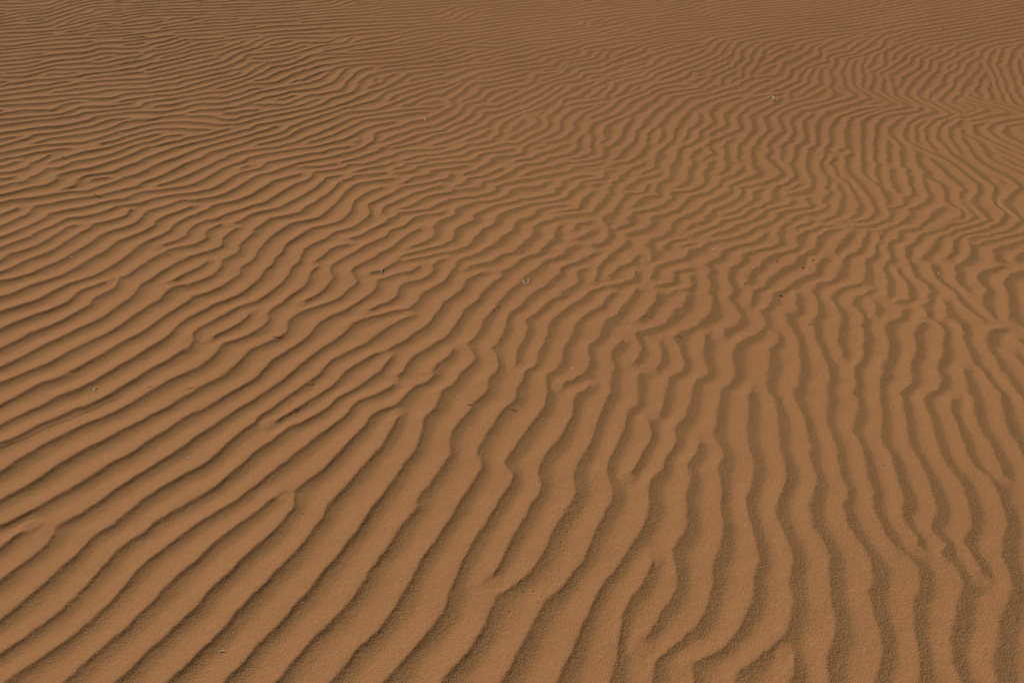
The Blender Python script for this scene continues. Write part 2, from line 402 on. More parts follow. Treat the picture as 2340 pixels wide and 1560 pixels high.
600 720 800 690 870 620 860 580 800 480 750 430 700 350 640 290 590 200
220 780 340 750 640 750 880 740 1030 660 980 600 970 500 940 420 870 340 780 270 730 200 730 50 740 0
0 990 100 960 80 860 170 800 340 780
180 1000 270 960 290 860 400 790 640 770 1090 750 1200 640 1180 580 1330 540 1400 460 1380 420
450 1010 480 930 560 860 640 780
550 1080 580 1030 680 1000 750 920 770 800 1100 775 1300 770 1390 700 1380 640 1470 590 1540 570
760 1240 770 1080 870 1020 870 940 930 910 910 830
940 1200 960 1100 1030 1040 980 970 1000 900 1100 890 1090 800 1250 790 1430 770 1560 710 1690 690 1750 620 1640 560 1560 500 1560 430 1500 340 1400 290
890 300 880 150
1000 570 1150 550 1160 470
1010 300 1020 180
1190 310 1180 190 1110 160 1110 0
1340 330 1330 220 1270 150 1260 0
1180 1070 1150 960 1270 900 1320 820 1500 790 1620 730 1790 710 1850 660 1760 560 1700 480 1730 380 1600 280 1480 160
1280 1100 1380 1000 1500 860 1620 810 1800 760 1990 690 1870 580 1780 520 1880 410 1870 340 1700 200 1540 90 1360 0
1560 1080 1620 1020 1640 900 1720 840 1950 790 2100 720 2150 620 2040 540 2020 460 2060 380 1960 300 1800 180 1650 80 1560 0
1650 1120 1820 1040 1800 940 1800 860 2000 850 2200 780 2320 700 2200 600 2100 510 2240 420 2300 350 2200 290 2000 180 1850 90 1800 0
1860 930 2100 880 2340 800
2080 1130 2010 970 2200 930 2340 880
2340 250 2100 140 1960 60 1920 0
2340 130 2150 40 2080 0
#T1 0 0 3.9 0 0 600 340
0 70 250 65 440 50 520 15
0 155 70 140 150 120 400 95 550 35 640 20
0 265 250 250 440 240 520 200 680 140 810 120 830 85 1050 75
0 300 300 290 550 275 720 240 860 190 1080 185 1250 145 1600 130 2340 105
0 375 350 345 700 310 850 280 1100 265 1320 250 1500 210 1700 180 1880 140 2340 130
0 410 120 405 400 370 700 350 920 340 1200 310 1500 270 1900 230 2340 200
0 480 300 450 700 430 900 390 1180 370 1450 325 1800 300 2340 250
0 545 180 535 480 495 800 470 890 440 1280 430 1330 400 1480 370 1600 320 1950 300
0 625 250 605 480 545 740 520 870 490
0 690 250 680 420 630 750 610 930 600 1100 570 1340 520 1360 500 1560 460 1760 390 1900 380
0 770 180 735 450 700 620 690 900 650 1200 610 1500 540 1740 480 1880 460 1990 430
0 850 300 820 520 780 680 745 900 720 1300 700 1700 630 2000 550 2100 480 2340 410
0 905 350 870 600 850 850 830 970 795 1200 800 1330 790 1490 750
0 945 380 930 700 880 1000 880 1140 830 1400 820 1600 800 1720 750 1950 700
0 1025 250 990 480 985 600 930 700 910
0 1070 380 1040 570 1020 720 960 1000 950
0 1125 200 1090 500 1060 700 1030 730 1010 960 990 1250 960 1300 910 1450 890 1700 860 1870 830
0 1195 300 1150 600 1120 800 1080 860 1040 1150 1000 1500 1000 1650 970 1700 940 2000 930 2200 870 2340 820
0 1300 260 1240 300 1200 500 1190 850 1120 1000 1065 1300 1060
290 1285 480 1230 760 1200 960 1160 1150 1080 1350 1075
0 1360 350 1300 740 1280 880 1240 1080 1180 1200 1150 1300 1120 1500 1090 1830 1110
#T2 600 0 3.9 600 0 1200 340
0 85 300 65 600 45 640 30
0 165 400 140 900 100 1100 70 1500 40 2000 0
0 240 400 220 900 200 1300 180 1620 150 1680 110 1750 80
0 290 500 260 900 240 1100 230
0 390 100 350 200 335 600 340 900 310 1200 280
0 440 250 420 320 380 580 385 620 350 750 330
500 480 800 420 1100 370 1400 300 1600 270 1900 250 2200 200
0 515 180 500 330 470 560 400 720 390 780 350
500 490 900 490 1300 430 1500 400 1700 340 1760 330 2000 300 2340 240
0 660 90 600 260 580 340 540 450 490
0 710 150 650 400 580 480 550 700 520 1000 500 1300 460 1550 400 1800 370 2000 320 2340 270
0 750 160 730 300 660 340 650 500 600 800 550 1100 520 1160 510
350 720 430 690 600 640 640 610 900 580 1200 560 1450 500 1650 450 1800 410 2100 410
0 820 350 760 520 720 600 660
0 885 300 820 480 800 530 780 640 740 690 680 760 620
0 940 200 935 400 870 700 820 760 740 850 650 980 600
0 1015 350 950 500 890
0 1060 300 1000 530 950 600 890 800 840 860 770
840 750 930 690 1100 640 1300 610 1600 580 1900 500 2080 460
0 1120 300 1060 600 980 830 900 940 840 1100 790 1270 690 1280 660 1500 630 1800 570 2040 560 2100 520 2340 480
240 1150 500 1060 760 970 1000 910 1100 830 1300 770 1400 740 1600 690 1850 600 2340 540
0 1190 130 1140
0 1245 200 1190 250 1140
0 1300 200 1250 350 1160 600 1090 760 1010 1000 1000 1200 920 1260 880 1500 800 1620 770 1800 700 1900 650 2340 570
130 1330 320 1280 420 1240 620 1160 760 1080 1000 1030 1340 980 1560 960
400 1290 650 1210 860 1110 870 1085 1200 1050 1400 1000 1460 1010
1330 920 1450 860 1600 840 1690 780 1800 720
1650 890 1750 840 1820 760 1890 720 2100 720 2340 640
1770 905 1900 840 1950 770 2100 740 2340 700
1800 920 1930 900 2020 810 2200 770 2340 740
980 1240 990 1200 1130 1160 1260 1140 1270 1110 1500 1060 1700 950 1680 910
1340 1160 1550 1120 1740 1020 1780 970 1780 930
1000 1340 1200 1290 1380 1210
1400 1200 1600 1170 1820 1050 1880 980 1900 940 2100 930 2340 820
1050 1350 1400 1280 1500 1220 1700 1170 1720 1140 1870 1110 1950 1050 1960 1000 2150 970 2250 910 2340 890
1500 1310 1750 1220 1870 1160 1990 1120 2050 1060 2340 960
2130 1140 2150 1090 2280 1010
#T3 1200 0 3.9 1200 0 1800 340
0 50 300 30 600 0
0 105 400 100 600 60 1100 20
0 155 200 130 420 110 700 90 900 60
0 215 240 190 600 160 900 130 1200 110 1400 60
0 265 200 245 520 230 510 200
0 330 300 280 700 230 1100 150 1180 150 1500 100
0 360 400 330 850 250 1080 210 1400 190
0 400 400 350 760 320 930 290 1200 220 1600 170
0 490 100 450 340 400 600 350
130 490 400 440 560 380 920 340 1100 320 1300 280 1750 230 2340 160
380 530 530 500 540 460 850 440 880 410 1100 400 1200 360 1390 330 1700 290 2000 270
470 540 620 520 640 470
0 610 250 580 290 540
140 710 340 650 370 600 500 570 700 540 730 470
790 520 950 440 1200 380 1600 320
200 730 430 670 500 620 700 590 820 530 1000 490 1080 430 1300 380 1500 370 1600 340
0 750 70 710 80 660 300 640
280 740 500 700 510 660 700 640 820 590 1000 550 1110 500 1350 430 1500 400 1610 400 1700 350 1900 310
0 810 170 740
0 885 130 830 250 760
0 960 150 890 310 780
0 990 160 950 280 870 400 790 440 770 660 720 900 640 1080 610 1180 550 1200 520 1400 480 1600 410
180 1060 320 940 350 880 490 850 600 770 700 720 900 690 1040 640
380 930 700 880 770 800 790 750 950 700 1050 690
0 1150 110 1100 100 1050 40 1040
0 1240 150 1180 220 1120 180 1060
130 1250 320 1150 300 1080 430 970 720 920
180 1270 330 1250 430 1150 420 1100 520 1010 650 950
790 860 870 830 900 780 1070 730 1210 650 1400 590 1640 500 1700 430
570 1050 700 1000 740 970 830 890 1000 850 1180 760 1370 720 1480 650 1560 640 1700 570 1810 510 1870 420
790 1040 950 900 1100 840 1180 800 1450 770
700 1250 700 1180 740 1100 920 1030 1020 970 1200 850 1500 800
1460 740 1650 690 1720 660 1880 580 1910 520 1910 470 2000 400 2340 330
1010 1150 1060 1070 1150 990 1250 930 1300 870 1600 830
1740 760 1750 700 1870 650
780 1280 860 1190 880 1120 920 1060
1170 1130 1250 1040 1360 960 1450 880 1700 840
1310 1190 1380 1090 1450 1000 1500 950 1800 850
1440 1220 1450 1150 1540 1100 1550 1020
1520 1250 1560 1170 1660 1110 1670 1070 1620 1000 1700 930 1930 870
1640 1210 1700 1160 1780 1120 1770 1080 1750 1030 1860 950 2000 870 2200 850 2290 830
1590 1290 1740 1220 1900 1160 1880 1070 1960 960 2150 880
1900 1290 2000 1200 2030 1150 2000 1040 2050 1010 2200 940
2000 1350 2080 1230 2150 1180 2120 1050
2150 1300 2220 1200 2280 1180 2240 1050 2340 990
1820 730 1920 690 1930 650
1900 740 2000 700 2010 630 2050 600 2100 500
2000 560 2000 480 2130 380 2340 340
2120 580 2250 500 2340 460
2020 850 2200 750 2340 700
2070 690 2200 680 2260 640 2300 560
1560 770 1640 720 1670 670
#T4 1740 0 3.9 1800 0 2340 340
0 160 300 130 700 80
500 330 900 290 1200 230 1700 150 2200 60
700 370 900 335 1300 260 1900 165 2340 95
0 700 150 680 190 570 400 470 440 410 600 370 850 310
0 790 240 690 250 640 400 540 520 490 500 420 640 370
0 860 320 720 380 600 590 540
580 450 700 420 830 340 940 300
250 880 240 820 400 740 410 690 450 610 600 590
330 860 450 780 510 740
310 910 500 830 540 790
500 700 530 610 640 600
600 770 620 680 600 640 650 570 660 510 850 480 950 400 1010 370 1080 300
740 770 700 660 740 570 750 520 900 490 1060 440 1100 350 1250 320
840 790 800 700 800 570 920 515
940 600 1000 510 1180 410 1400 340 1900 250 2340 160
900 780 880 740 910 690 880 590 920 530
960 790 1000 700 970 640 1080 600 1080 520 1090 480
1070 810 1060 740 1090 710 1060 640 1240 540 1350 450
1150 740 1140 660 1310 570 1330 510 1480 440
1240 730 1250 680 1400 610 1410 550
1300 780 1360 710 1480 620 1490 570
1370 850 1450 740 1550 650 1570 560 1690 510
1480 860 1600 740 1620 680
1580 880 1700 770 1710 700 1790 660 1860 560
1750 820 1830 720 1900 660 1940 570
1920 780 1930 720 2000 640
2030 890 2010 800 2020 730
2140 900 2100 780 2050 650 2010 590
2230 920 2170 800 2140 660 2080 590
2260 830 2220 700 2180 600
340 930 620 890 640 850
250 1250 270 1150 240 1060 350 1000 460 960 640 910 840 850 700 790
480 1240 480 1120 500 1050 620 980 960 880 880 800
600 1250 590 1150 660 1040 870 970 1190 930 1040 860 900 790
730 1160 780 1040 1000 980 1100 960
880 1300 880 1090 960 1020 1320 940 1200 900
1010 1180 1020 1100 1100 1020 1370 990
1560 1350 1350 1300 1260 1190 1310 1080 1450 1010
1380 1250 1370 1180 1400 1080 1700 1020 1500 910 1370 850
1560 1350 1450 1220 1460 1120 1540 1050 1820 1030 1600 920
1700 1350 1560 1230 1550 1160 1650 1060 1900 1020
1780 1350 1650 1200 1700 1110 1780 1050
2050 1380 1900 1240
2340 1420 2100 1280 1870 1180 1880 1110 2200 1060
2340 1350 2120 1240 1990 1150 2060 1090 2340 1060
2340 1290 2240 1250 2120 1180 2200 1110 2340 1090
2340 1010 2180 960 1900 880
"""

# ---------------------------------------------------------------- the view
H = 1.5            # eye height above the sand, metres
F = 1500.0         # focal length in pixels of the 2340 px wide frame
PITCH = math.atan(1030.0 / F)
CP, SP = math.cos(PITCH), math.sin(PITCH)
Y0, Y1, CURV = 3.5, 6.3, 0.03          # the flat runs up into a gentle dune slope


def dune(Y):
    """height of the sand without its ripples"""
    Y = np.asarray(Y, dtype=np.float64)
    s = 2 * CURV * (Y1 - Y0)
    q = np.clip(Y - Y0, 0, Y1 - Y0)
    lin = np.clip(Y - Y1, 0, None)
    L = 22.0
    return CURV * q * q + s * np.where(lin < L, lin - lin * lin / (2 * L), L / 2)


def ground(px, py):
    """where the line of sight through a point of the 2340 x 1560 frame meets the sand"""
    px = np.asarray(px, float); py = np.asarray(py, float)
    u = (px - 1170.0) / F; v = (780.0 - py) / F
    dx, dy, dz = u, CP + v * SP, -SP + v * CP
    t = H / -dz
    for _ in range(12):
        z = dune(dy * t)
        sl = (dune(dy * t + 1e-3) - z) / 1e-3
        f = H + dz * t - z
        t = t - f / (dz - sl * dy)
    return dx * t, dy * t


# ---------------------------------------------------------------- ripple crests
def read_crests(text):
    lines = []
    ox = oy = sc = 0; box = None; sect = ''
    for row in text.strip().split('\n'):
        if row[0] == '#':
            p = row[1:].split(); sect = p[0]
            ox, oy, sc = float(p[1]), float(p[2]), float(p[3]); box = [float(q) for q in p[4:]]
            continue
        a = np.array(row.split(), float).reshape(-1, 2)
        a = a / sc + [ox, oy]
        seg = np.hypot(*(a[1:] - a[:-1]).T)
        s = np.concatenate([[0], np.cumsum(seg)])
        n = max(3, int(s[-1] / 1.5))
        t = np.linspace(0, s[-1], n)
        # smooth the corners of the hand-read line a little
        x = np.interp(t, s, a[:, 0]); y = np.interp(t, s, a[:, 1])
        w = max(1, int(2.5 * (a[:, 1].mean() + 300) / 1500 / (s[-1] / n)))
        if n > 4 * w:
            k = np.hanning(2 * w + 3)[1:-1]; k /= k.sum()
            def sm(q):
                e = np.concatenate([2 * q[0] - q[w:0:-1], q, 2 * q[-1] - q[-2:-w - 2:-1]])
                return np.convolve(e, k, 'valid')
            x, y = sm(x), sm(y)
        ok = (x >= box[0] - 1) & (x <= box[2] + 1) & (y >= box[1] - 1) & (y <= box[3] + 1)
        idx = np.nonzero(ok)[0]
        if len(idx) == 0: continue
        for part in np.split(idx, np.nonzero(np.diff(idx) > 1)[0] + 1):
            if len(part) >= 3:
                gx, gy = ground(x[part], y[part])
                lines.append((sect, gx, gy))
    return lines


GX0, GX1, GY0, GY1, GS = -8.0, 8.0, 0.3, 10.3, 0.01
NX, NY = int((GX1 - GX0) / GS) + 1, int((GY1 - GY0) / GS) + 1


def blur(a, s):
    """separable gaussian by repeated box sums (s in cells)"""
    r = max(1, int(round(s * 0.6 * 1.6)))
    for ax in (0, 1):
        for _ in range(3):
            pad = [(0, 0), (0, 0)]; pad[ax] = (r + 1, r)
            c = np.cumsum(np.pad(a, pad, mode='edge'), axis=ax)
            n = a.shape[ax]
            hi = np.take(c, range(2 * r + 1, 2 * r + 1 + n), axis=ax)
            lo = np.take(c, range(0, n), axis=ax)
            a = (hi - lo) / (2 * r + 1)
    return a


def solve(text, iters=110, seed=3):
    rng = np.random.default_rng(seed)
    R = 0.34
    big = np.float32(9)
    dU = np.full((NY, NX), big, np.float32); dD = dU.copy()
    nx = np.zeros((NY, NX)); ny = np.zeros((NY, NX)); nw = np.zeros((NY, NX))
    full = np.zeros((NY, NX), np.float32)
    crest = read_crests(text)
    w = int(R / GS)
    oy, ox = np.mgrid[-w:w + 1, -w:w + 1]
    for sect, gx, gy in crest:
        seg = np.hypot(np.diff(gx), np.diff(gy)); s = np.concatenate([[0], np.cumsum(seg)])
        n = max(2, int(s[-1] / 0.01)); t = np.linspace(0, s[-1], n)
        x = np.interp(t, s, gx); y = np.interp(t, s, gy)
        tx, ty = np.gradient(x), np.gradient(y)
        m = np.hypot(tx, ty) + 1e-9; tx, ty = tx / m, ty / m
        top = sect.startswith('T')
        for i in range(n):
            cx = int(round((x[i] - GX0) / GS)); cy = int(round((y[i] - GY0) / GS))
            if not (0 <= cx < NX and 0 <= cy < NY): continue
            NXi, NYi = ty[i], -tx[i]
            nx[cy, cx] += NXi; ny[cy, cx] += NYi; nw[cy, cx] += 1
            a, b = max(0, cx - w), min(NX, cx + w + 1); c, d = max(0, cy - w), min(NY, cy + w + 1)
            X = GX0 + np.arange(a, b) * GS - x[i]; Y = (GY0 + np.arange(c, d) * GS - y[i])[:, None]
            sd = X * NXi + Y * NYi; td = np.abs(X * tx[i] + Y * ty[i])
            dist = np.sqrt(X * X + Y * Y)
            cone = td <= np.abs(sd) * 0.8 + 0.007
            U = np.where(cone & (sd >= 0), dist, big); D = np.where(cone & (sd < 0), dist, big)
            np.minimum(dU[c:d, a:b], U, out=dU[c:d, a:b]); np.minimum(dD[c:d, a:b], D, out=dD[c:d, a:b])
            if top: full[c:d, a:b] = np.maximum(full[c:d, a:b], (dist < 0.1))
    # direction of travel of the ripples (from crest towards its lee side), filled outwards
    ax = np.zeros_like(nx); ay = ax.copy(); aw = ax.copy()
    for s, g in ((3, 1.0), (8, .05), (24, .002)):
        ax += g * blur(nx, s); ay += g * blur(ny, s); aw += g * blur(nw, s)
    # beyond the last crest that was read the direction carries on smoothly (a coarse relaxed grid)
    q = 10
    ch, cw = NY // q + 1, NX // q + 1
    def bins(v):
        out = np.zeros((ch * q, cw * q)); out[:NY, :NX] = v
        return out.reshape(ch, q, cw, q).sum((1, 3))
    bx, by, bw = bins(nx), bins(ny), bins(nw)
    known = bw > 0
    bx = bx / np.maximum(bw, 1); by = by / np.maximum(bw, 1)
    far_x, far_y = bx[known].mean(), by[known].mean()
    ex = np.where(known, bx, far_x); ey = np.where(known, by, far_y)
    for _ in range(900):
        for e, b0 in ((ex, bx), (ey, by)):
            p = np.pad(e, 1, mode='edge')
            e[:] = np.where(known, b0, (p[:-2, 1:-1] + p[2:, 1:-1] + p[1:-1, :-2] + p[1:-1, 2:]) / 4)
    fy = np.clip((np.arange(NY) - q / 2 + .5) / q, 0, ch - 1.001); fx = np.clip((np.arange(NX) - q / 2 + .5) / q, 0, cw - 1.001)
    iy = fy.astype(int); ix = fx.astype(int); uy = (fy - iy)[:, None]; ux = (fx - ix)[None, :]
    def up(e):
        return ((e[iy][:, ix] * (1 - ux) + e[iy][:, ix + 1] * ux) * (1 - uy)
                + (e[iy + 1][:, ix] * (1 - ux) + e[iy + 1][:, ix + 1] * ux) * uy)
    ax += 2e-6 * up(ex); ay += 2e-6 * up(ey)
    m = np.hypot(ax, ay) + 1e-12
    kx, ky = ax / m, ay / m
    tot = dU + dD
    Yg = (GY0 + np.arange(NY) * GS)[:, None] + np.zeros((1, NX)); Xg = GX0 + np.arange(NX) * GS + np.zeros((NY, 1))
    lam0 = LAM(Xg, Yg)
    both = (dU < 5) & (dD < 5)
    nn = np.where(both, np.maximum(1, np.round(tot / lam0)), 1)
    single = tot < (1.75 - 0.3 * full) * lam0
    nn = np.where(single, 1, nn)
    loc = np.where(both, tot / nn, lam0)
    valid = both & (loc > 0.45 * lam0) & (loc < 1.8 * lam0)
    # smooth local wavelength
    W = valid * 1.0
    lam = (blur(W * loc, 6) + 0.02 * lam0) / (blur(W, 6) + 0.02)
    K = 2 * np.pi / lam
    kx, ky = kx * K, ky * K
    phi = 2 * np.pi * nn * dU / np.maximum(tot, 1e-6)
    zp = np.where(valid, np.exp(1j * phi), 0)
    # one-sided pins next to lone crests
    near = (~valid) & (np.minimum(dU, dD) < 0.3 * lam0)
    ph1 = np.where(dU < dD, dU, -dD) / lam0 * 2 * np.pi
    zp = np.where(near, np.exp(1j * ph1), zp).astype(np.complex64)
    pin = np.where(valid, np.where(nn == 1, 0.80 - 0.35 * full, 0.2), np.where(near, 0.3, 0)).astype(np.float32)
    z = zp + (np.abs(zp) == 0) * 0.0005 * np.exp(2j * np.pi * rng.random((NY, NX)))
    z = z.astype(np.complex64)
    kx = kx.astype(np.float32); ky = ky.astype(np.float32)
    offs = []
    for r, wt in ((1.5, 1.0), (3.2, .6), (6.0, .2)):
        for j in range(8):
            a = 2 * math.pi * (j + .5 * (r > 2)) / 8
            dx, dy = int(round(r * math.cos(a))), int(round(r * math.sin(a)))
            offs.append((dx, dy, wt))
    offs += [(1, 0, .7), (-1, 0, .7), (0, 1, .7), (0, -1, .7), (3, 0, .5), (-3, 0, .5), (0, 3, .5), (0, -3, .5)]
    ph = [np.exp(-1j * (kx * dx * GS + ky * dy * GS)).astype(np.complex64) * np.float32(wt) for dx, dy, wt in offs]
    for it in range(iters):
        p = np.pad(z, 6, mode='edge')
        acc = 1.0 * z
        for (dx, dy, wt), e in zip(offs, ph):
            acc += p[6 + dy:6 + dy + NY, 6 + dx:6 + dx + NX] * e
        acc /= 1 + sum(o[2] for o in offs)
        acc /= (0.12 + np.abs(acc)) / 1.12
        q = pin if it < iters - 2 else pin * 0.85
        z = acc * (1 - q) + zp * q
    # how well the crests agree over a few centimetres: low where a ripple ends or forks
    co = z / (np.abs(z) + 1e-3); p = np.pad(co, 6, mode='edge'); acc = co * .5; sw = .5
    for (dx, dy, wt), e in zip(offs, ph):
        g = 1.0 if wt < 1 else .5
        acc = acc + g * p[6 + dy:6 + dy + NY, 6 + dx:6 + dx + NX] * e / np.float32(wt); sw += g
    coh = np.clip(np.abs(acc) / sw, 0, 1).astype(np.float32)
    return dict(z=z, coh=coh, kx=kx, ky=ky, lam=lam.astype(np.float32), valid=valid, loc=loc)


def LAM(X, Y):
    return (0.104 - 0.019 * np.tanh(X / 3.0) + 0.010 * np.clip(1 - np.abs(Y - 4.2) / 2.5, 0, 1) * (X < 0)
            - 0.0022 * np.clip(Y - 4.5, 0, 3.5))


def sample(S, x, y):
    """ripple phase (0..1 from a crest down its lee), strength and wavelength at any ground point"""
    fx = np.clip((x - GX0) / GS, 0, NX - 1.001); fy = np.clip((y - GY0) / GS, 0, NY - 1.001)
    ix = fx.astype(int); iy = fy.astype(int); ux = fx - ix; uy = fy - iy
    z = S['z']; kx = S['kx']; ky = S['ky']
    KX = kx[iy, ix]; KY = ky[iy, ix]
    acc = 0
    lam = 0; co = 0
    for a, b in ((0, 0), (1, 0), (0, 1), (1, 1)):
        w = (ux if a else 1 - ux) * (uy if b else 1 - uy)
        acc = acc + w * z[iy + b, ix + a] * np.exp(1j * (KX * (ux - a) * GS + KY * (uy - b) * GS))
        lam = lam + w * S['lam'][iy + b, ix + a]
        co = co + w * S['coh'][iy + b, ix + a]
    return np.mod(np.angle(acc) / (2 * np.pi), 1.0), np.clip((co - 0.30) / 0.45, 0, 1) * np.minimum(np.abs(acc) * 1.6, 1.0), lam

S = solve(CRESTS)


# ---------------------------------------------------------------- height of the sand
def hash_noise(x, y, seed):
    ix = np.floor(x).astype(np.int64); iy = np.floor(y).astype(np.int64)
    fx = x - ix; fy = y - iy
    fx = fx * fx * (3 - 2 * fx); fy = fy * fy * (3 - 2 * fy)

    def h(a, b):
        n = (a * 374761393 + b * 668265263 + seed * 1442695041) & 0xffffffff
        n = ((n ^ (n >> 13)) * 1274126177) & 0xffffffff
        n = (n ^ (n >> 16)) & 0xffff
        return n / 32767.5 - 1
    return ((h(ix, iy) * (1 - fx) + h(ix + 1, iy) * fx) * (1 - fy)
            + (h(ix, iy + 1) * (1 - fx) + h(ix + 1, iy + 1) * fx) * fy)


# one ripple in section: sharp crest, short steep lee face, flat trough, long convex stoss
PT = np.array([0.00, 0.025, 0.06, 0.11, 0.17, 0.24, 0.32, 0.40, 0.50, 0.62, 0.74, 0.85, 0.93, 0.975, 1.0])
PH = np.array([1.00, 0.86, 0.60, 0.34, 0.18, 0.09, 0.03, 0.02, 0.11, 0.32, 0.57, 0.81, 0.96, 0.998, 1.0])
_t = np.linspace(0, 1, 513)
_p = np.interp(_t, PT, PH)
_k = np.hanning(13); _k /= _k.sum()
_p = np.convolve(np.concatenate([_p[-7:-1], _p, _p[1:7]]), _k, 'valid')
PS = np.array([1.00, 0.97, 0.89, 0.75, 0.58, 0.40, 0.22, 0.09, 0.02, 0.14, 0.42, 0.72, 0.91, 0.985, 1.0])
_s = np.interp(_t, PT, PS)
_k = np.hanning(41); _k /= _k.sum()
_s = np.convolve(np.concatenate([_s[-21:-1], _s, _s[1:21]]), _k, 'valid')

# small marks in the sand, in frame coordinates
def mark(px, py):
    gx, gy = ground(px, py); return float(gx), float(gy)
TRACK = [mark(*p) for p in [(-60, 1054), (0, 1030), (25, 1019), (50, 1009), (77, 996), (96, 986), (108, 980), (134, 970), (167, 960), (202, 944), (227, 934), (246, 923), (270, 914)]]
ROUGH = [(706, 883, .020, .0022), (716, 878, .016, .002), (677, 948, .018, .0024), (684, 938, .016, .002), (660, 920, .015, .002), (1475, 727, .022, .003), (1486, 722, .014, .003),
         (1432, 742, .012, .005), (1553, 727, .020, .003), (1420, 718, .012, .005), (1395, 680, .022, .003),
         (1390, 768, .024, .003), (1370, 634, .020, .003), (1205, 650, .022, .003), (1139, 700, .018, .003),
         (1130, 712, .012, .004), (947, 868, .012, .003), (1459, 832, .014, .004), (1445, 830, .014, .003), (1111, 1445, .02, .0008), (1084, 1458, .02, .0008),
         (1108, 1475, .02, .0006), (1240, 1365, .012, .001), (1340, 1090, .02, .0008), (45, 586, .03, .003), (35, 588, .02, .004),
         (380, 583, .03, .003), (410, 592, .03, .003), (15, 830, .03, .002), (10, 472, .03, .003)]
PITS = [(1323, 1183), (1329, 1195), (1308, 1201), (1298, 1215), (1284, 1240), (1260, 1306), (1279, 1301), (1250, 1322),
        (1263, 1334), (1220, 1351), (1238, 1365), (1209, 1311), (1232, 1378), (1198, 1352), (1378, 1004), (1376, 1023),
        (1371, 1039), (1375, 1056), (1372, 1071), (1365, 1090), (1378, 970), (1384, 990), (1292, 1170), (1318, 1150),
        (1166, 1397), (1178, 1408), (1152, 1430), (1190, 1330), (1204, 1288), (1254, 1290), (1290, 1258), (1302, 1178),
        (1355, 1105), (1362, 1120), (1346, 1135), (1350, 1072), (1390, 1010), (1395, 980), (1400, 955), (1333, 1160)]
DIMPLES = [(1863, 591, .016), (1840, 608, .016), (1706, 648, .010), (1779, 594, .010), (1455, 626, .010)]


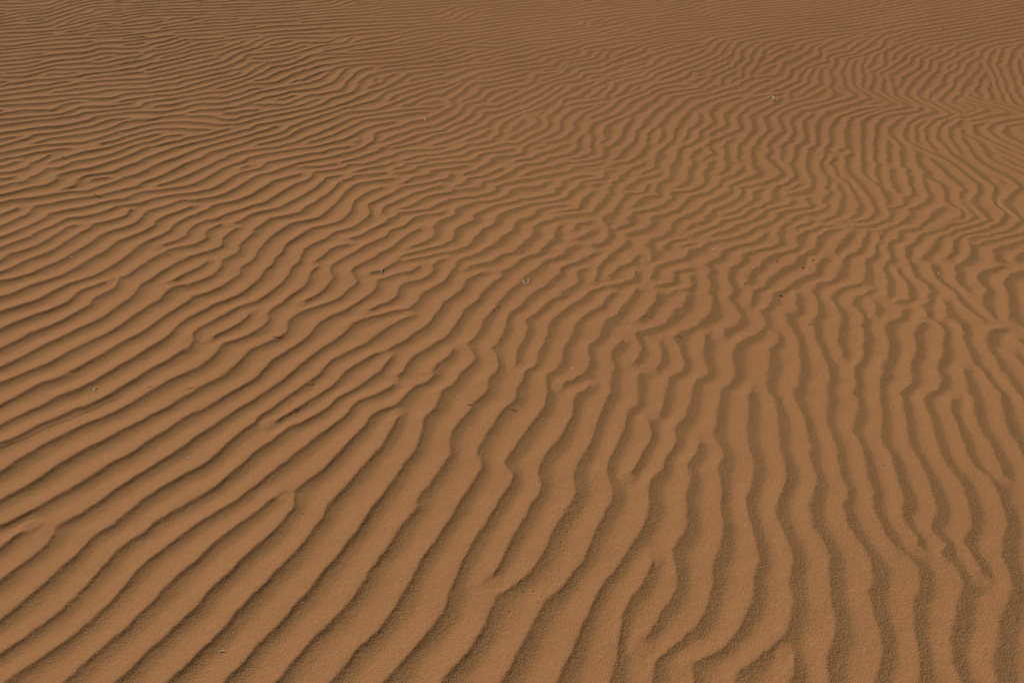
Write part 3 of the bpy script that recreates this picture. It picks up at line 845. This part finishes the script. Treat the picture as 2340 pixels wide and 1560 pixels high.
def relief(x, y, keep=1.0):
    """height of the sand and share of coarse dark grains at any point"""
    far = np.clip((y - 3.6) / 2.0, 0, 1)
    jx = hash_noise(x * 9, y * 9, 31); jy = hash_noise(x * 9, y * 9, 33)
    j2 = hash_noise(x * 21, y * 21, 35) + 0.8 * hash_noise(x * 43, y * 43, 36)
    x0, y0 = x, y
    mid = np.clip((y - 1.5) / 1.5, 0, 1) * np.clip((x + 1.2) / 1.5, 0, 1) * (1 - far)
    x = x + mid * (0.006 * jx + 0.0045 * j2)
    y = y + mid * (0.006 * jy - 0.0045 * j2)
    x = x + far * 0.010 * jx * np.abs(jx) * 1.6 + far * 0.005 * j2
    y = y + far * 0.010 * jy * np.abs(jy) * 1.6 - far * 0.005 * j2
    wx = x + 0.0024 * hash_noise(x * 32, y * 32, 1) + 0.0013 * hash_noise(x * 85, y * 85, 2)
    wy = y + 0.0024 * hash_noise(x * 32, y * 32, 3) + 0.0013 * hash_noise(x * 85, y * 85, 4)
    ph, amp, lam = sample(S, wx, wy)
    edge = np.clip((8.0 - np.abs(x)) / 0.8, 0, 1) * np.clip((10.3 - y) / 1.0, 0, 1) * np.clip((y - 0.3) / 0.1, 0, 1) * keep
    x, y = x0, y0
    soft = np.clip((x + 0.25 * y + 0.2) / 1.6, 0, 1)              # towards the right the crests are lower and rounder
    A = RELIEF * (1 - 0.48 * soft) * lam * (0.55 + 0.45 * np.clip(amp, 0, 1)) * (1 + 0.16 * hash_noise(x * 7, y * 7, 5))
    A = A * (lambda a: a * a * (3 - 2 * a))(np.clip(amp * 1.1, 0, 1)) * edge
    z = dune(y) + A * ((1 - soft) * np.interp(ph, _t, _p) + soft * np.interp(ph, _t, _s) - 0.4)
    z += 0.0007 * hash_noise(x * 24, y * 24, 6) + 0.004 * hash_noise(x * 2.1, y * 2.1, 7) + 0.012 * hash_noise(x * .7, y * .7, 8)
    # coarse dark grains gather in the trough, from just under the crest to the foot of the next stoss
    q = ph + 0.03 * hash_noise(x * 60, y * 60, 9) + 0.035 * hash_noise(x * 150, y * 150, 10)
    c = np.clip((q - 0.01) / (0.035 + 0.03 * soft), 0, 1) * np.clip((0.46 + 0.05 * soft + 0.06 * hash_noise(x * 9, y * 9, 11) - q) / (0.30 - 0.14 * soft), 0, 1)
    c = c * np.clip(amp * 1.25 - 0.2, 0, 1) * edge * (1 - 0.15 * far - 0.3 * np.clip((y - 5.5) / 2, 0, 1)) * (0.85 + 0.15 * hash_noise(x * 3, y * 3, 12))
    # beetle track along one ripple
    near = (x < -0.6) & (y > 1.0) & (y < 3.2)
    if near.any():
        xs = x[near]; ys = y[near]; best = np.full(xs.shape, 9.0)
        for (ax, ay), (bx, by) in zip(TRACK[:-1], TRACK[1:]):
            dx, dy = bx - ax, by - ay
            t = np.clip(((xs - ax) * dx + (ys - ay) * dy) / (dx * dx + dy * dy), 0, 1)
            d = (xs - ax - t * dx) * dy - (ys - ay - t * dy) * dx
            d = np.sign(d) * np.hypot(xs - ax - t * dx, ys - ay - t * dy)
            best = np.where(np.abs(d) < np.abs(best), d, best)
        dz = np.zeros_like(z)
        dz[near] = 0.0012 * np.exp(-((best + .004) / .003) ** 2) - 0.0012 * np.exp(-((best - .003) / .003) ** 2)
        z += dz
    for px, py, r, a in ROUGH:
        mx, my = mark(px, py)
        m = (np.abs(x - mx) < 3 * r) & (np.abs(y - my) < 3 * r)
        if m.any():
            g = np.exp(-(((x[m] - mx) ** 2 + (y[m] - my) ** 2) / (r * r)))
            z[m] += a * g * (hash_noise(x[m] * 110, y[m] * 110, 21) + 0.5 * hash_noise(x[m] * 240, y[m] * 240, 22))
    for px, py in PITS:
        mx, my = mark(px, py)
        m = (np.abs(x - mx) < .012) & (np.abs(y - my) < .012)
        if m.any():
            d = np.hypot(x[m] - mx, y[m] - my)
            z[m] += -0.0030 * np.exp(-(d / .0028) ** 2) + 0.0007 * np.exp(-((d - .0052) / .002) ** 2)
    for px, py, r in DIMPLES:
        mx, my = mark(px, py)
        m = (np.abs(x - mx) < 3 * r) & (np.abs(y - my) < 3 * r)
        if m.any():
            d = np.hypot(x[m] - mx, y[m] - my)
            z[m] += -0.007 * np.exp(-(d / (r * .6)) ** 2) + 0.002 * np.exp(-((d - r) / (r * .35)) ** 2)
    return z, c


def surf(x, y):
    z, c = relief(np.array([x], float), np.array([y], float))
    return float(z[0])


# ---------------------------------------------------------------- the sand sheet
ys = [0.36]
while ys[-1] < 10.1:
    ys.append(ys[-1] + min(0.0078, 0.0022 + 0.0013 * ys[-1]))
lo = [0.36]; st = 0.01
while lo[-1] > -250:
    lo.append(lo[-1] - st); st *= 1.35
hi = [ys[-1]]; st = 0.015
while hi[-1] < 600:
    hi.append(hi[-1] + st); st *= 1.22
rows = np.array(lo[:0:-1] + ys + hi[1:])
ts = list(np.linspace(0, 1.0, 780))
d = ts[1]
while ts[-1] < 1.75:
    ts.append(ts[-1] + d * 2.2)
d = d * 2.2
while ts[-1] < 60:
    d *= 1.25; ts.append(ts[-1] + d)
ts = np.array(ts)
ts = np.concatenate([-ts[:0:-1], ts])
wdt = np.maximum(rows, 0.4) * CP + (H - dune(rows)) * SP
wdt = np.minimum(wdt, 12) + np.clip(wdt - 12, 0, None) * 0.25
half = wdt * 0.78 + 0.42
X = ts[None, :] * half[:, None]
Y = np.repeat(rows[:, None], len(ts), axis=1)
# ripples fade out where the sheet's own mesh grows too coarse to carry them
step = np.maximum(np.gradient(ts)[None, :] * half[:, None], 0.9 * np.gradient(rows)[:, None])
fade = np.clip((0.040 - step) / 0.015, 0, 1) * np.clip((1.74 - np.abs(ts)[None, :]) / 0.4, 0, 1)
nr, nc = X.shape
x = X.ravel(); y = Y.ravel(); fade = fade.ravel()
Z = np.zeros(x.shape); C = np.zeros(x.shape)
CH = 400000
for i in range(0, len(x), CH):
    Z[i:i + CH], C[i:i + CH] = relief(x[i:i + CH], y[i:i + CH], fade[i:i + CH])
me = bpy.data.meshes.new("sand")
me.vertices.add(nr * nc)
co = np.empty((nr * nc, 3), np.float32)
co[:, 0] = x; co[:, 1] = y; co[:, 2] = Z
me.vertices.foreach_set("co", co.ravel())
idx = np.arange(nr * nc, dtype=np.int32).reshape(nr, nc)
q = np.stack([idx[:-1, :-1], idx[:-1, 1:], idx[1:, 1:], idx[1:, :-1]], -1).reshape(-1, 4)
nf = len(q)
me.loops.add(nf * 4)
me.loops.foreach_set("vertex_index", q.ravel())
me.polygons.add(nf)
me.polygons.foreach_set("loop_start", np.arange(0, nf * 4, 4, dtype=np.int32))
me.polygons.foreach_set("loop_total", np.full(nf, 4, np.int32))
me.polygons.foreach_set("use_smooth", np.ones(nf, bool))
me.update(calc_edges=True)
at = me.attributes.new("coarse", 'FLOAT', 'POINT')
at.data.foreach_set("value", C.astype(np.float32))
sand = bpy.data.objects.new("sand", me)
sc.collection.objects.link(sand)
sand["kind"] = "structure"
sand["label"] = "rippled orange brown desert sand with darker coarse grains in the troughs"


class NT:
    """short-hand for building a node material"""
    def __init__(self, name, rough):
        self.m = bpy.data.materials.new(name); self.m.use_nodes = True
        self.t = self.m.node_tree; self.b = self.t.nodes["Principled BSDF"]
        self.b.inputs["Roughness"].default_value = rough
        self.b.inputs["Specular IOR Level"].default_value = 0.03

    def n(self, kind, **kw):
        n = self.t.nodes.new(kind)
        for k, v in kw.items(): setattr(n, k, v)
        return n

    def l(self, a, b): self.t.links.new(a, b)

    def noise(self, scale, detail=2.0, rough=0.5):
        tc = self.n("ShaderNodeTexCoord"); n = self.n("ShaderNodeTexNoise")
        n.inputs["Scale"].default_value = scale; n.inputs["Detail"].default_value = detail; n.inputs["Roughness"].default_value = rough
        self.l(tc.outputs["Object"], n.inputs["Vector"]); return n.outputs["Fac"]

    def remap(self, s, a, b, c, d):
        r = self.n("ShaderNodeMapRange")
        for i, v in zip((1, 2, 3, 4), (a, b, c, d)): r.inputs[i].default_value = v
        self.l(s, r.inputs[0]); return r.outputs[0]

    def math(self, op, a, b):
        r = self.n("ShaderNodeMath", operation=op)
        for i, v in enumerate((a, b)):
            if isinstance(v, (int, float)): r.inputs[i].default_value = v
            else: self.l(v, r.inputs[i])
        return r.outputs[0]

    def mix(self, f, a, b):
        r = self.n("ShaderNodeMix", data_type='RGBA')
        for i, v in ((0, f), (6, a), (7, b)):
            if isinstance(v, (int, float)): r.inputs[i].default_value = v
            elif isinstance(v, tuple): r.inputs[i].default_value = (*v, 1)
            else: self.l(v, r.inputs[i])
        return r.outputs[2]


M = NT("sand_grains", 0.9)
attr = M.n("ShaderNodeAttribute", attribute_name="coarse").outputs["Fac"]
g1 = M.noise(430, 1, .5); g2 = M.noise(290, 1, .5); g3 = M.noise(1.3, 3); g4 = M.noise(14, 3)
fine = M.mix(M.remap(g3, .35, .65, 0, 1), FINE_A, FINE_B)
fine = M.mix(M.remap(g4, .4, .7, 0, .35), fine, FINE_C)
fine = M.mix(M.remap(g1, .36, .64, 0, .7), fine, (FINE_A[0] * .62, FINE_A[1] * .6, FINE_A[2] * .55))
g5 = M.noise(95, 2, .6)
fine = M.mix(M.remap(g5, .35, .65, 0, .32), fine, (FINE_A[0] * .7, FINE_A[1] * .68, FINE_A[2] * .64))
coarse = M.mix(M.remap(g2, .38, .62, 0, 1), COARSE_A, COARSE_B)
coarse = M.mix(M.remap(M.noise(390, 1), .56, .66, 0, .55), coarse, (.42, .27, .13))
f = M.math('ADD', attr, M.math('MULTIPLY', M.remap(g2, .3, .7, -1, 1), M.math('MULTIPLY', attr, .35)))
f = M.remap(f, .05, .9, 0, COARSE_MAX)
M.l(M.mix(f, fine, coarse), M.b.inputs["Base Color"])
bmp = M.n("ShaderNodeBump")
bmp.inputs["Distance"].default_value = 0.0031
M.l(M.math('ADD', M.math('ADD', M.math('MULTIPLY', g1, .8), g2), M.math('MULTIPLY', g5, .8)), bmp.inputs["Height"])
M.l(M.remap(f, 0, 1, .55, 1.0), bmp.inputs["Strength"])
M.l(bmp.outputs[0], M.b.inputs["Normal"])
me.materials.append(M.m)


# ---------------------------------------------------------------- bits lying on the sand
def plain(name, a, b, scale, rough=.75):
    m = NT(name, rough)
    m.l(m.mix(m.remap(m.noise(scale, 3), .35, .65, 0, 1), a, b), m.b.inputs["Base Color"])
    return m.m


MAT = dict(pale=plain("dry_straw", (.84, .74, .56), (.70, .58, .40), 900),
           brown=plain("dry_wood", (.50, .27, .13), (.34, .18, .085), 700),
           white=plain("pale_stone", (.84, .78, .68), (.70, .60, .48), 500),
           dark=plain("dark_stone", (.03, .022, .018), (.015, .012, .01), 500, .5),
           red=plain("red_husk", (.50, .20, .08), (.34, .13, .06), 600))


def mesh_obj(name, vs, fs, mat, parent=None):
    m = bpy.data.meshes.new(name); m.from_pydata(vs, [], fs); m.update()
    for p in m.polygons: p.use_smooth = True
    m.materials.append(MAT[mat])
    o = bpy.data.objects.new(name, m); sc.collection.objects.link(o)
    if parent: o.parent = parent
    return o


def tube(pts, r0, r1, vs, fs, rng, n=7, knots=0):
    """a tapered, slightly uneven stalk through pts, closed at both ends"""
    P = [Vector(p) for p in pts]; Q = []
    for i in range(len(P) - 1):
        a, b = P[max(i - 1, 0)], P[i]; c, e = P[i + 1], P[min(i + 2, len(P) - 1)]
        for k in range(4):
            t = k / 4
            Q.append(0.5 * ((2 * b) + (c - a) * t + (2 * a - 5 * b + 4 * c - e) * t * t + (3 * b - a - 3 * c + e) * t ** 3))
    Q.append(P[-1]); base = len(vs); L = len(Q) - 1
    for i, p in enumerate(Q):
        d = (Q[min(i + 1, L)] - Q[max(i - 1, 0)]).normalized()
        s = d.cross(Vector((0, 0, 1))).normalized(); u = s.cross(d)
        r = r0 + (r1 - r0) * i / L
        r *= (0.55 if i in (0, L) else 1) * (1 + .18 * rng.uniform(-1, 1)) * (1.35 if knots and i % knots == 2 else 1)
        for k in range(n):
            a = 2 * math.pi * k / n
            vs.append(tuple(p + s * (r * math.cos(a)) + u * (r * math.sin(a) * .85)))
    for i in range(L):
        for k in range(n):
            a = base + i * n + k; b = base + i * n + (k + 1) % n
            fs.append((a, b, b + n, a + n))
    fs.append(tuple(base + k for k in range(n))[::-1]); fs.append(tuple(base + L * n + k for k in range(n)))


def lay(pts, r, lift):
    """frame points to points lying on the sand; lift raises the middle"""
    out = []
    n = len(pts)
    for i, (px, py) in enumerate(pts):
        gx, gy = mark(px, py)
        f = i / max(1, n - 1)
        out.append((gx, gy, surf(gx, gy) + r * .7 + lift * math.sin(math.pi * f)))
    return out


def stick(name, label, cat, pts, r, mat='pale', lift=0.0, side=(), group=None):
    """a stalk; side stalks (lists of frame points) become its side_shoot parts"""
    rng = random.Random(label)
    r *= 0.85
    P = lay(pts, r, lift)
    c = Vector(P[len(P) // 2]) - Vector((0, 0, r))
    if side:
        o = bpy.data.objects.new(name, None); sc.collection.objects.link(o); o.location = c; o.empty_display_size = .01
    vs, fs = [], []
    tube([Vector(p) - c for p in P], r, r * .6, vs, fs, rng, knots=5)
    if side:
        mesh_obj("stem", vs, fs, mat, o)
        for sp in side:
            vs, fs = [], []
            tube([Vector(p) - c for p in lay(sp, r * .7, lift * .6)], r * .7, r * .35, vs, fs, rng)
            mesh_obj("side_shoot", vs, fs, mat, o)
    else:
        o = mesh_obj(name, vs, fs, mat); o.location = c
    o["label"] = label; o["category"] = cat
    if group: o["group"] = group
    return o


def stone(name, label, cat, px, py, r, mat='white', flat=.7, long=1.2, ang=0, group=None):
    rng = random.Random(label)
    r *= 0.82
    gx, gy = mark(px, py)
    vs, fs = [], []
    nu, nv = 12, 8
    lob = [(Vector((rng.uniform(-1, 1), rng.uniform(-1, 1), rng.uniform(-1, 1))).normalized(), rng.uniform(-.22, .22)) for _ in range(9)]
    for j in range(nv + 1):
        t = math.pi * j / nv
        for i in range(nu):
            a = 2 * math.pi * i / nu
            d = Vector((math.sin(t) * math.cos(a), math.sin(t) * math.sin(a), math.cos(t)))
            k = 1 + sum(w * max(0, d.dot(v)) ** 3 for v, w in lob)
            p = Vector((d.x * long, d.y, d.z * flat)) * (r * k)
            vs.append((p.x * math.cos(ang) - p.y * math.sin(ang), p.x * math.sin(ang) + p.y * math.cos(ang), p.z))
    for j in range(nv):
        for i in range(nu):
            a = j * nu + i; b = j * nu + (i + 1) % nu
            fs.append((a, a + nu, b + nu, b))
    o = mesh_obj(name, vs, fs, mat)
    o.location = (gx, gy, surf(gx, gy) + r * flat * .55)
    o["label"] = label; o["category"] = cat
    if group: o["group"] = group
    return o


G1 = "bits of dry straw scattered on the sand"
G2 = "small twigs lying on the sand"
G3 = "small stones scattered on the sand"
# lower left
stick("straw", "white bent straw fragment forming a small V, casting a dark shadow, left edge area", "straw", [(224, 890), (217, 894), (222, 899)], .0022, lift=.004, group=G1)
stick("straw", "short pale straw fragment lying right of the V shaped one on the lower left", "straw", [(425, 1047), (431, 1048), (436, 1051)], .0016, lift=.001, group=G1)
stick("straw", "short white straw fragment lying below the beetle track in the lower left", "straw", [(218, 1156), (222, 1158), (225, 1161)], .0014, lift=.001, group=G1)
stick("straw", "pale chip of straw nearest the bottom edge, left of centre", "straw", [(504, 1488), (508, 1486), (514, 1487)], .0016, lift=.001, group=G1)
stick("twig", "thin brown twig lying just above a dark trough right of the V straw", "twig", [(334, 889), (344, 891), (351, 889)], .0011, 'brown', side=[[(344, 891), (340, 888)]], group=G2)
stick("twig", "thin brown twig, right one of the two level with the V straw", "twig", [(424, 891), (434, 893), (445, 892)], .0012, 'brown', side=[[(434, 893), (440, 890)]], group=G2)
stick("twig", "short dark brown twig lying flat left of the V straw", "twig", [(96, 906), (101, 906), (107, 906)], .0009, 'brown', group=G2)
stick("straw", "tiny pale straw piece beside the short dark twig on the left", "straw", [(113, 905), (117, 906), (122, 906)], .0010, group=G1)
stone("stone", "tiny white stone grain just above the beetle track on the left", "stone", 84, 953.5, .0014, group=G3)
stone("stone", "tiny dark stone in the trough left of centre near the bottom", "stone", 692, 1175, .0022, 'dark', group=G3)
stone("stone", "tiny pale grain between two ripples, upper of the two left of the bottom centre", "stone", 719, 995, .0016, group=G3)
stone("stone", "tiny pale grain between two ripples, lower of the two left of the bottom centre", "stone", 724, 1128, .0018, group=G3)
stick("insect_wing", "small dry dark insect wing lying on the slope at left", "wing", [(326, 823), (331, 821), (336, 821), (341, 822)], .0012, 'brown', group=None)
stick("twig", "forked brown twig lying across a trough left of centre", "twig", [(625, 774), (634, 776), (643, 775), (650, 777)], .0014, 'red', lift=.001,
      side=[[(634, 776), (629, 778)], [(642, 775), (648, 772)]], group=G2)
# left side, middle
stone("stone", "white round stone with a dark shadow lying between ripples on the left", "stone", 301.5, 494.5, .0055, flat=.8, group=G3)
stick("twig", "stubby pale and brown twig on the upper left between ripples", "twig", [(141, 359), (147, 361), (153, 364)], .0040, 'pale', lift=.004, group=G2)
stick("twig", "small dark twig lying along a crest on the left above the white stone", "twig", [(215, 447), (222, 450), (233, 451)], .0030, 'brown', lift=.003, group=G2)
stick("straw", "short upright looking white straw chip at left, middle height", "straw", [(162, 588), (164, 590), (167, 592)], .0024, lift=.003, group=G1)
stone("stone", "pale grain in a dark trough right of the white straw chip", "stone", 196, 604, .0036, group=G3)
stone("stone", "pale grain in a dark trough left of the white straw chip", "stone", 112.5, 608, .0030, group=G3)
stone("stone", "small black stone on a smooth slope at the left, middle height", "stone", 105, 626.5, .0028, 'dark', group=G3)
stone("stone", "pale grain above the white straw chip, in a trough", "stone", 188, 570, .0030, group=G3)
stick("straw", "long thin curved pale straw lying across two ripples on the upper left", "straw", [(512, 382.5), (525, 385), (540, 386.5), (548, 390), (556, 391)], .0016, lift=.004, group=G1)
stone("stone", "pale grain at the end of a forked ripple left of centre", "stone", 482, 599, .0030, group=G3)
stick("straw", "thin pale straw beside the grain at the forked ripple left of centre", "straw", [(492, 592), (494, 595), (497, 598)], .0013, group=G1)
stone("stone", "lone pale grain right of the forked ripple, left of centre", "stone", 580, 728, .0020, group=G3)
stone("stone", "lone bright grain on a smooth stoss slope left of centre", "stone", 777, 677, .0022, group=G3)
# centre
stick("straw", "hook of pale straw standing over a dark trough left of the centre", "straw", [(876, 622), (873, 625), (874, 630)], .0022, 'pale', lift=.004, group=G1)
stone("stone", "pale grain in a small trough right of the straw hook", "stone", 940, 626, .0036, group=G3)
stone("stone", "bright white stone on the crest above the centre", "stone", 1189, 584, .0036, group=G3)
stick("straw", "curved pale straw half buried in a rough trough at the centre", "straw", [(1194, 646), (1198, 652), (1204, 655), (1208, 648), (1206, 641)], .0014, lift=.003, group=G1)
stick("straw", "small crescent of pale straw on a light slope below the centre", "straw", [(1307, 843), (1309, 847), (1313, 846)], .0014, group=G1)
stick("twig", "small reddish twig at the edge of a trough below the centre", "twig", [(1068, 929), (1075, 931), (1081, 933)], .0016, 'red', lift=.001, group=G2)
stick("twig", "reddish twig lying in a trough right of a similar one, below the centre", "twig", [(1166, 936), (1173, 940), (1181, 943)], .0020, 'red', lift=.001, group=G2)
stone("stone", "white grain above the trough with a row of small pits", "stone", 1388, 593, .0040, group=G3)
stone("stone", "white grain inside a curved trough right of the centre", "stone", 1587, 646, .0030, group=G3)
stick("twig", "short dark red twig in a wide trough right of the centre", "twig", [(1547, 770), (1553, 772), (1559, 774)], .0020, 'red', lift=.001, group=G2)
stone("stone", "pale grain on the smooth slope right of the short dark red twig", "stone", 1647, 778, .0018, group=G3)
# right side
stick("beetle_shell", "small black beetle shell lying in a trough on the right", "beetle", [(1781, 673), (1785, 674), (1789, 675)], .0030, 'dark', lift=.001, group=None)
stick("twig", "forked brown twig in a pale hollow on the right", "twig", [(1847, 742), (1851, 739), (1858, 741)], .0012, 'brown', lift=.003, side=[[(1851, 739), (1849, 735)]], group=G2)
stick("straw", "curved pale straw at the head of a dark trough on the right", "straw", [(2109, 731), (2113, 734), (2120, 736)], .0015, lift=.002, group=G1)
stone("stone", "pale grain in the dark trough below the curved straw on the right", "stone", 2118, 761, .0022, group=G3)
stone("stone", "bright grain in a trough on the right, below the other grain", "stone", 2109, 865, .0018, group=G3)
stick("straw", "short pale straw standing in a trough in the upper right", "straw", [(2147, 618), (2147, 624)], .0016, lift=.002, group=G1)
stone("stone", "upper of two black specks of stone on the smooth slopes at the right", "stone", 2040, 933, .0026, 'dark', group=G3)
stone("stone", "lower of two black specks of stone on the smooth slopes at the right", "stone", 2017, 1067, .0022, 'dark', group=G3)
stick("straw", "pale straw lying at the right edge of the sand view", "straw", [(2322, 1006), (2332, 1008), (2344, 1013)], .0012, group=G1)
stone("stone", "white flat stone on a broad slope right of the centre", "stone", 1631, 568, .0042, flat=.5, long=1.5, group=G3)
stone("stone", "white round grain right of the white flat stone", "stone", 1722, 574, .0032, group=G3)
stone("stone", "white grain among zigzag ripples in the upper right", "stone", 1751, 389, .0042, group=G3)
stone("stone", "dark red stone beside a crest above the white flat stone", "stone", 1600, 507, .0034, 'red', group=G3)
# far part
stick("root_curl", "tangled curl of dry root lying among the far ripples at right", "root",
      [(1752, 228), (1758, 224), (1765, 226), (1767, 231), (1761, 233), (1757, 230), (1762, 227)], .0034, 'pale', lift=.014,
      side=[[(1765, 226), (1770, 231), (1777, 229)], [(1758, 231), (1764, 235), (1770, 234)], [(1756, 226), (1751, 231)]])
stick("straw", "thick white straw, left one of a pair among the far ripples", "straw", [(1284, 153), (1289, 152)], .0050, lift=.002, group=G1)
stick("straw", "thick white straw, longer right one of a pair among the far ripples", "straw", [(1297, 147), (1302, 149), (1306, 149)], .0055, lift=.003, group=G1)
stick("straw", "white straw chip tilted on the far ripples above the centre", "straw", [(970, 274), (973, 279)], .0040, lift=.004, group=G1)
stone("stone", "pale grain on the far ripples left of the tilted straw chip", "stone", 836, 303, .0048, group=G3)
stone("stone", "white grain on the far ripples left of centre above the long straw", "stone", 622, 346, .0055, group=G3)
stick("straw", "short pale straw lying on a far slope left of centre", "straw", [(780, 182), (788, 183)], .0040, group=G1)
stone("stone", "white grain near the top of the sand view, left of centre", "stone", 785, 106, .0050, group=G3)
stone("stone", "bright white grain on the far left ripples", "stone", 261, 58, .0062, group=G3)
stone("stone", "black stone in the far top left corner", "stone", 50.5, 33, .0075, 'dark', group=G3)
stone("stone", "pale grain right of the bright one on the far left ripples", "stone", 396, 50.5, .0055, group=G3)
stick("straw", "white straw chip, left one on the far left ripples", "straw", [(165, 273), (169, 276)], .0042, lift=.003, group=G1)
stick("straw", "white straw chip, right one on the far left ripples", "straw", [(274, 305), (279, 308)], .0042, lift=.003, group=G1)
stone("stone", "white grain on the far ripples above the long thin straw", "stone", 526, 206, .0048, group=G3)
stick("straw", "tiny pale straw between the far left ripples and the centre", "straw", [(344, 230), (347, 233)], .0028, group=G1)
stone("stone", "dark stone with a pale side in the far upper right", "stone", 2155, 69, .0070, 'dark', group=G3)
stone("stone", "pale stone on the bright far slope at the right edge", "stone", 2186, 265, .0060, group=G3)
stone("stone", "pink grain among the far zigzag ripples at the right", "stone", 2227, 211, .0050, group=G3)
stick("grass_blade", "long thin dark dry grass blade lying across the far left ripples", "grass blade", [(150, 73), (165, 76), (178, 79), (190, 83)], .0022, 'brown', lift=.004)
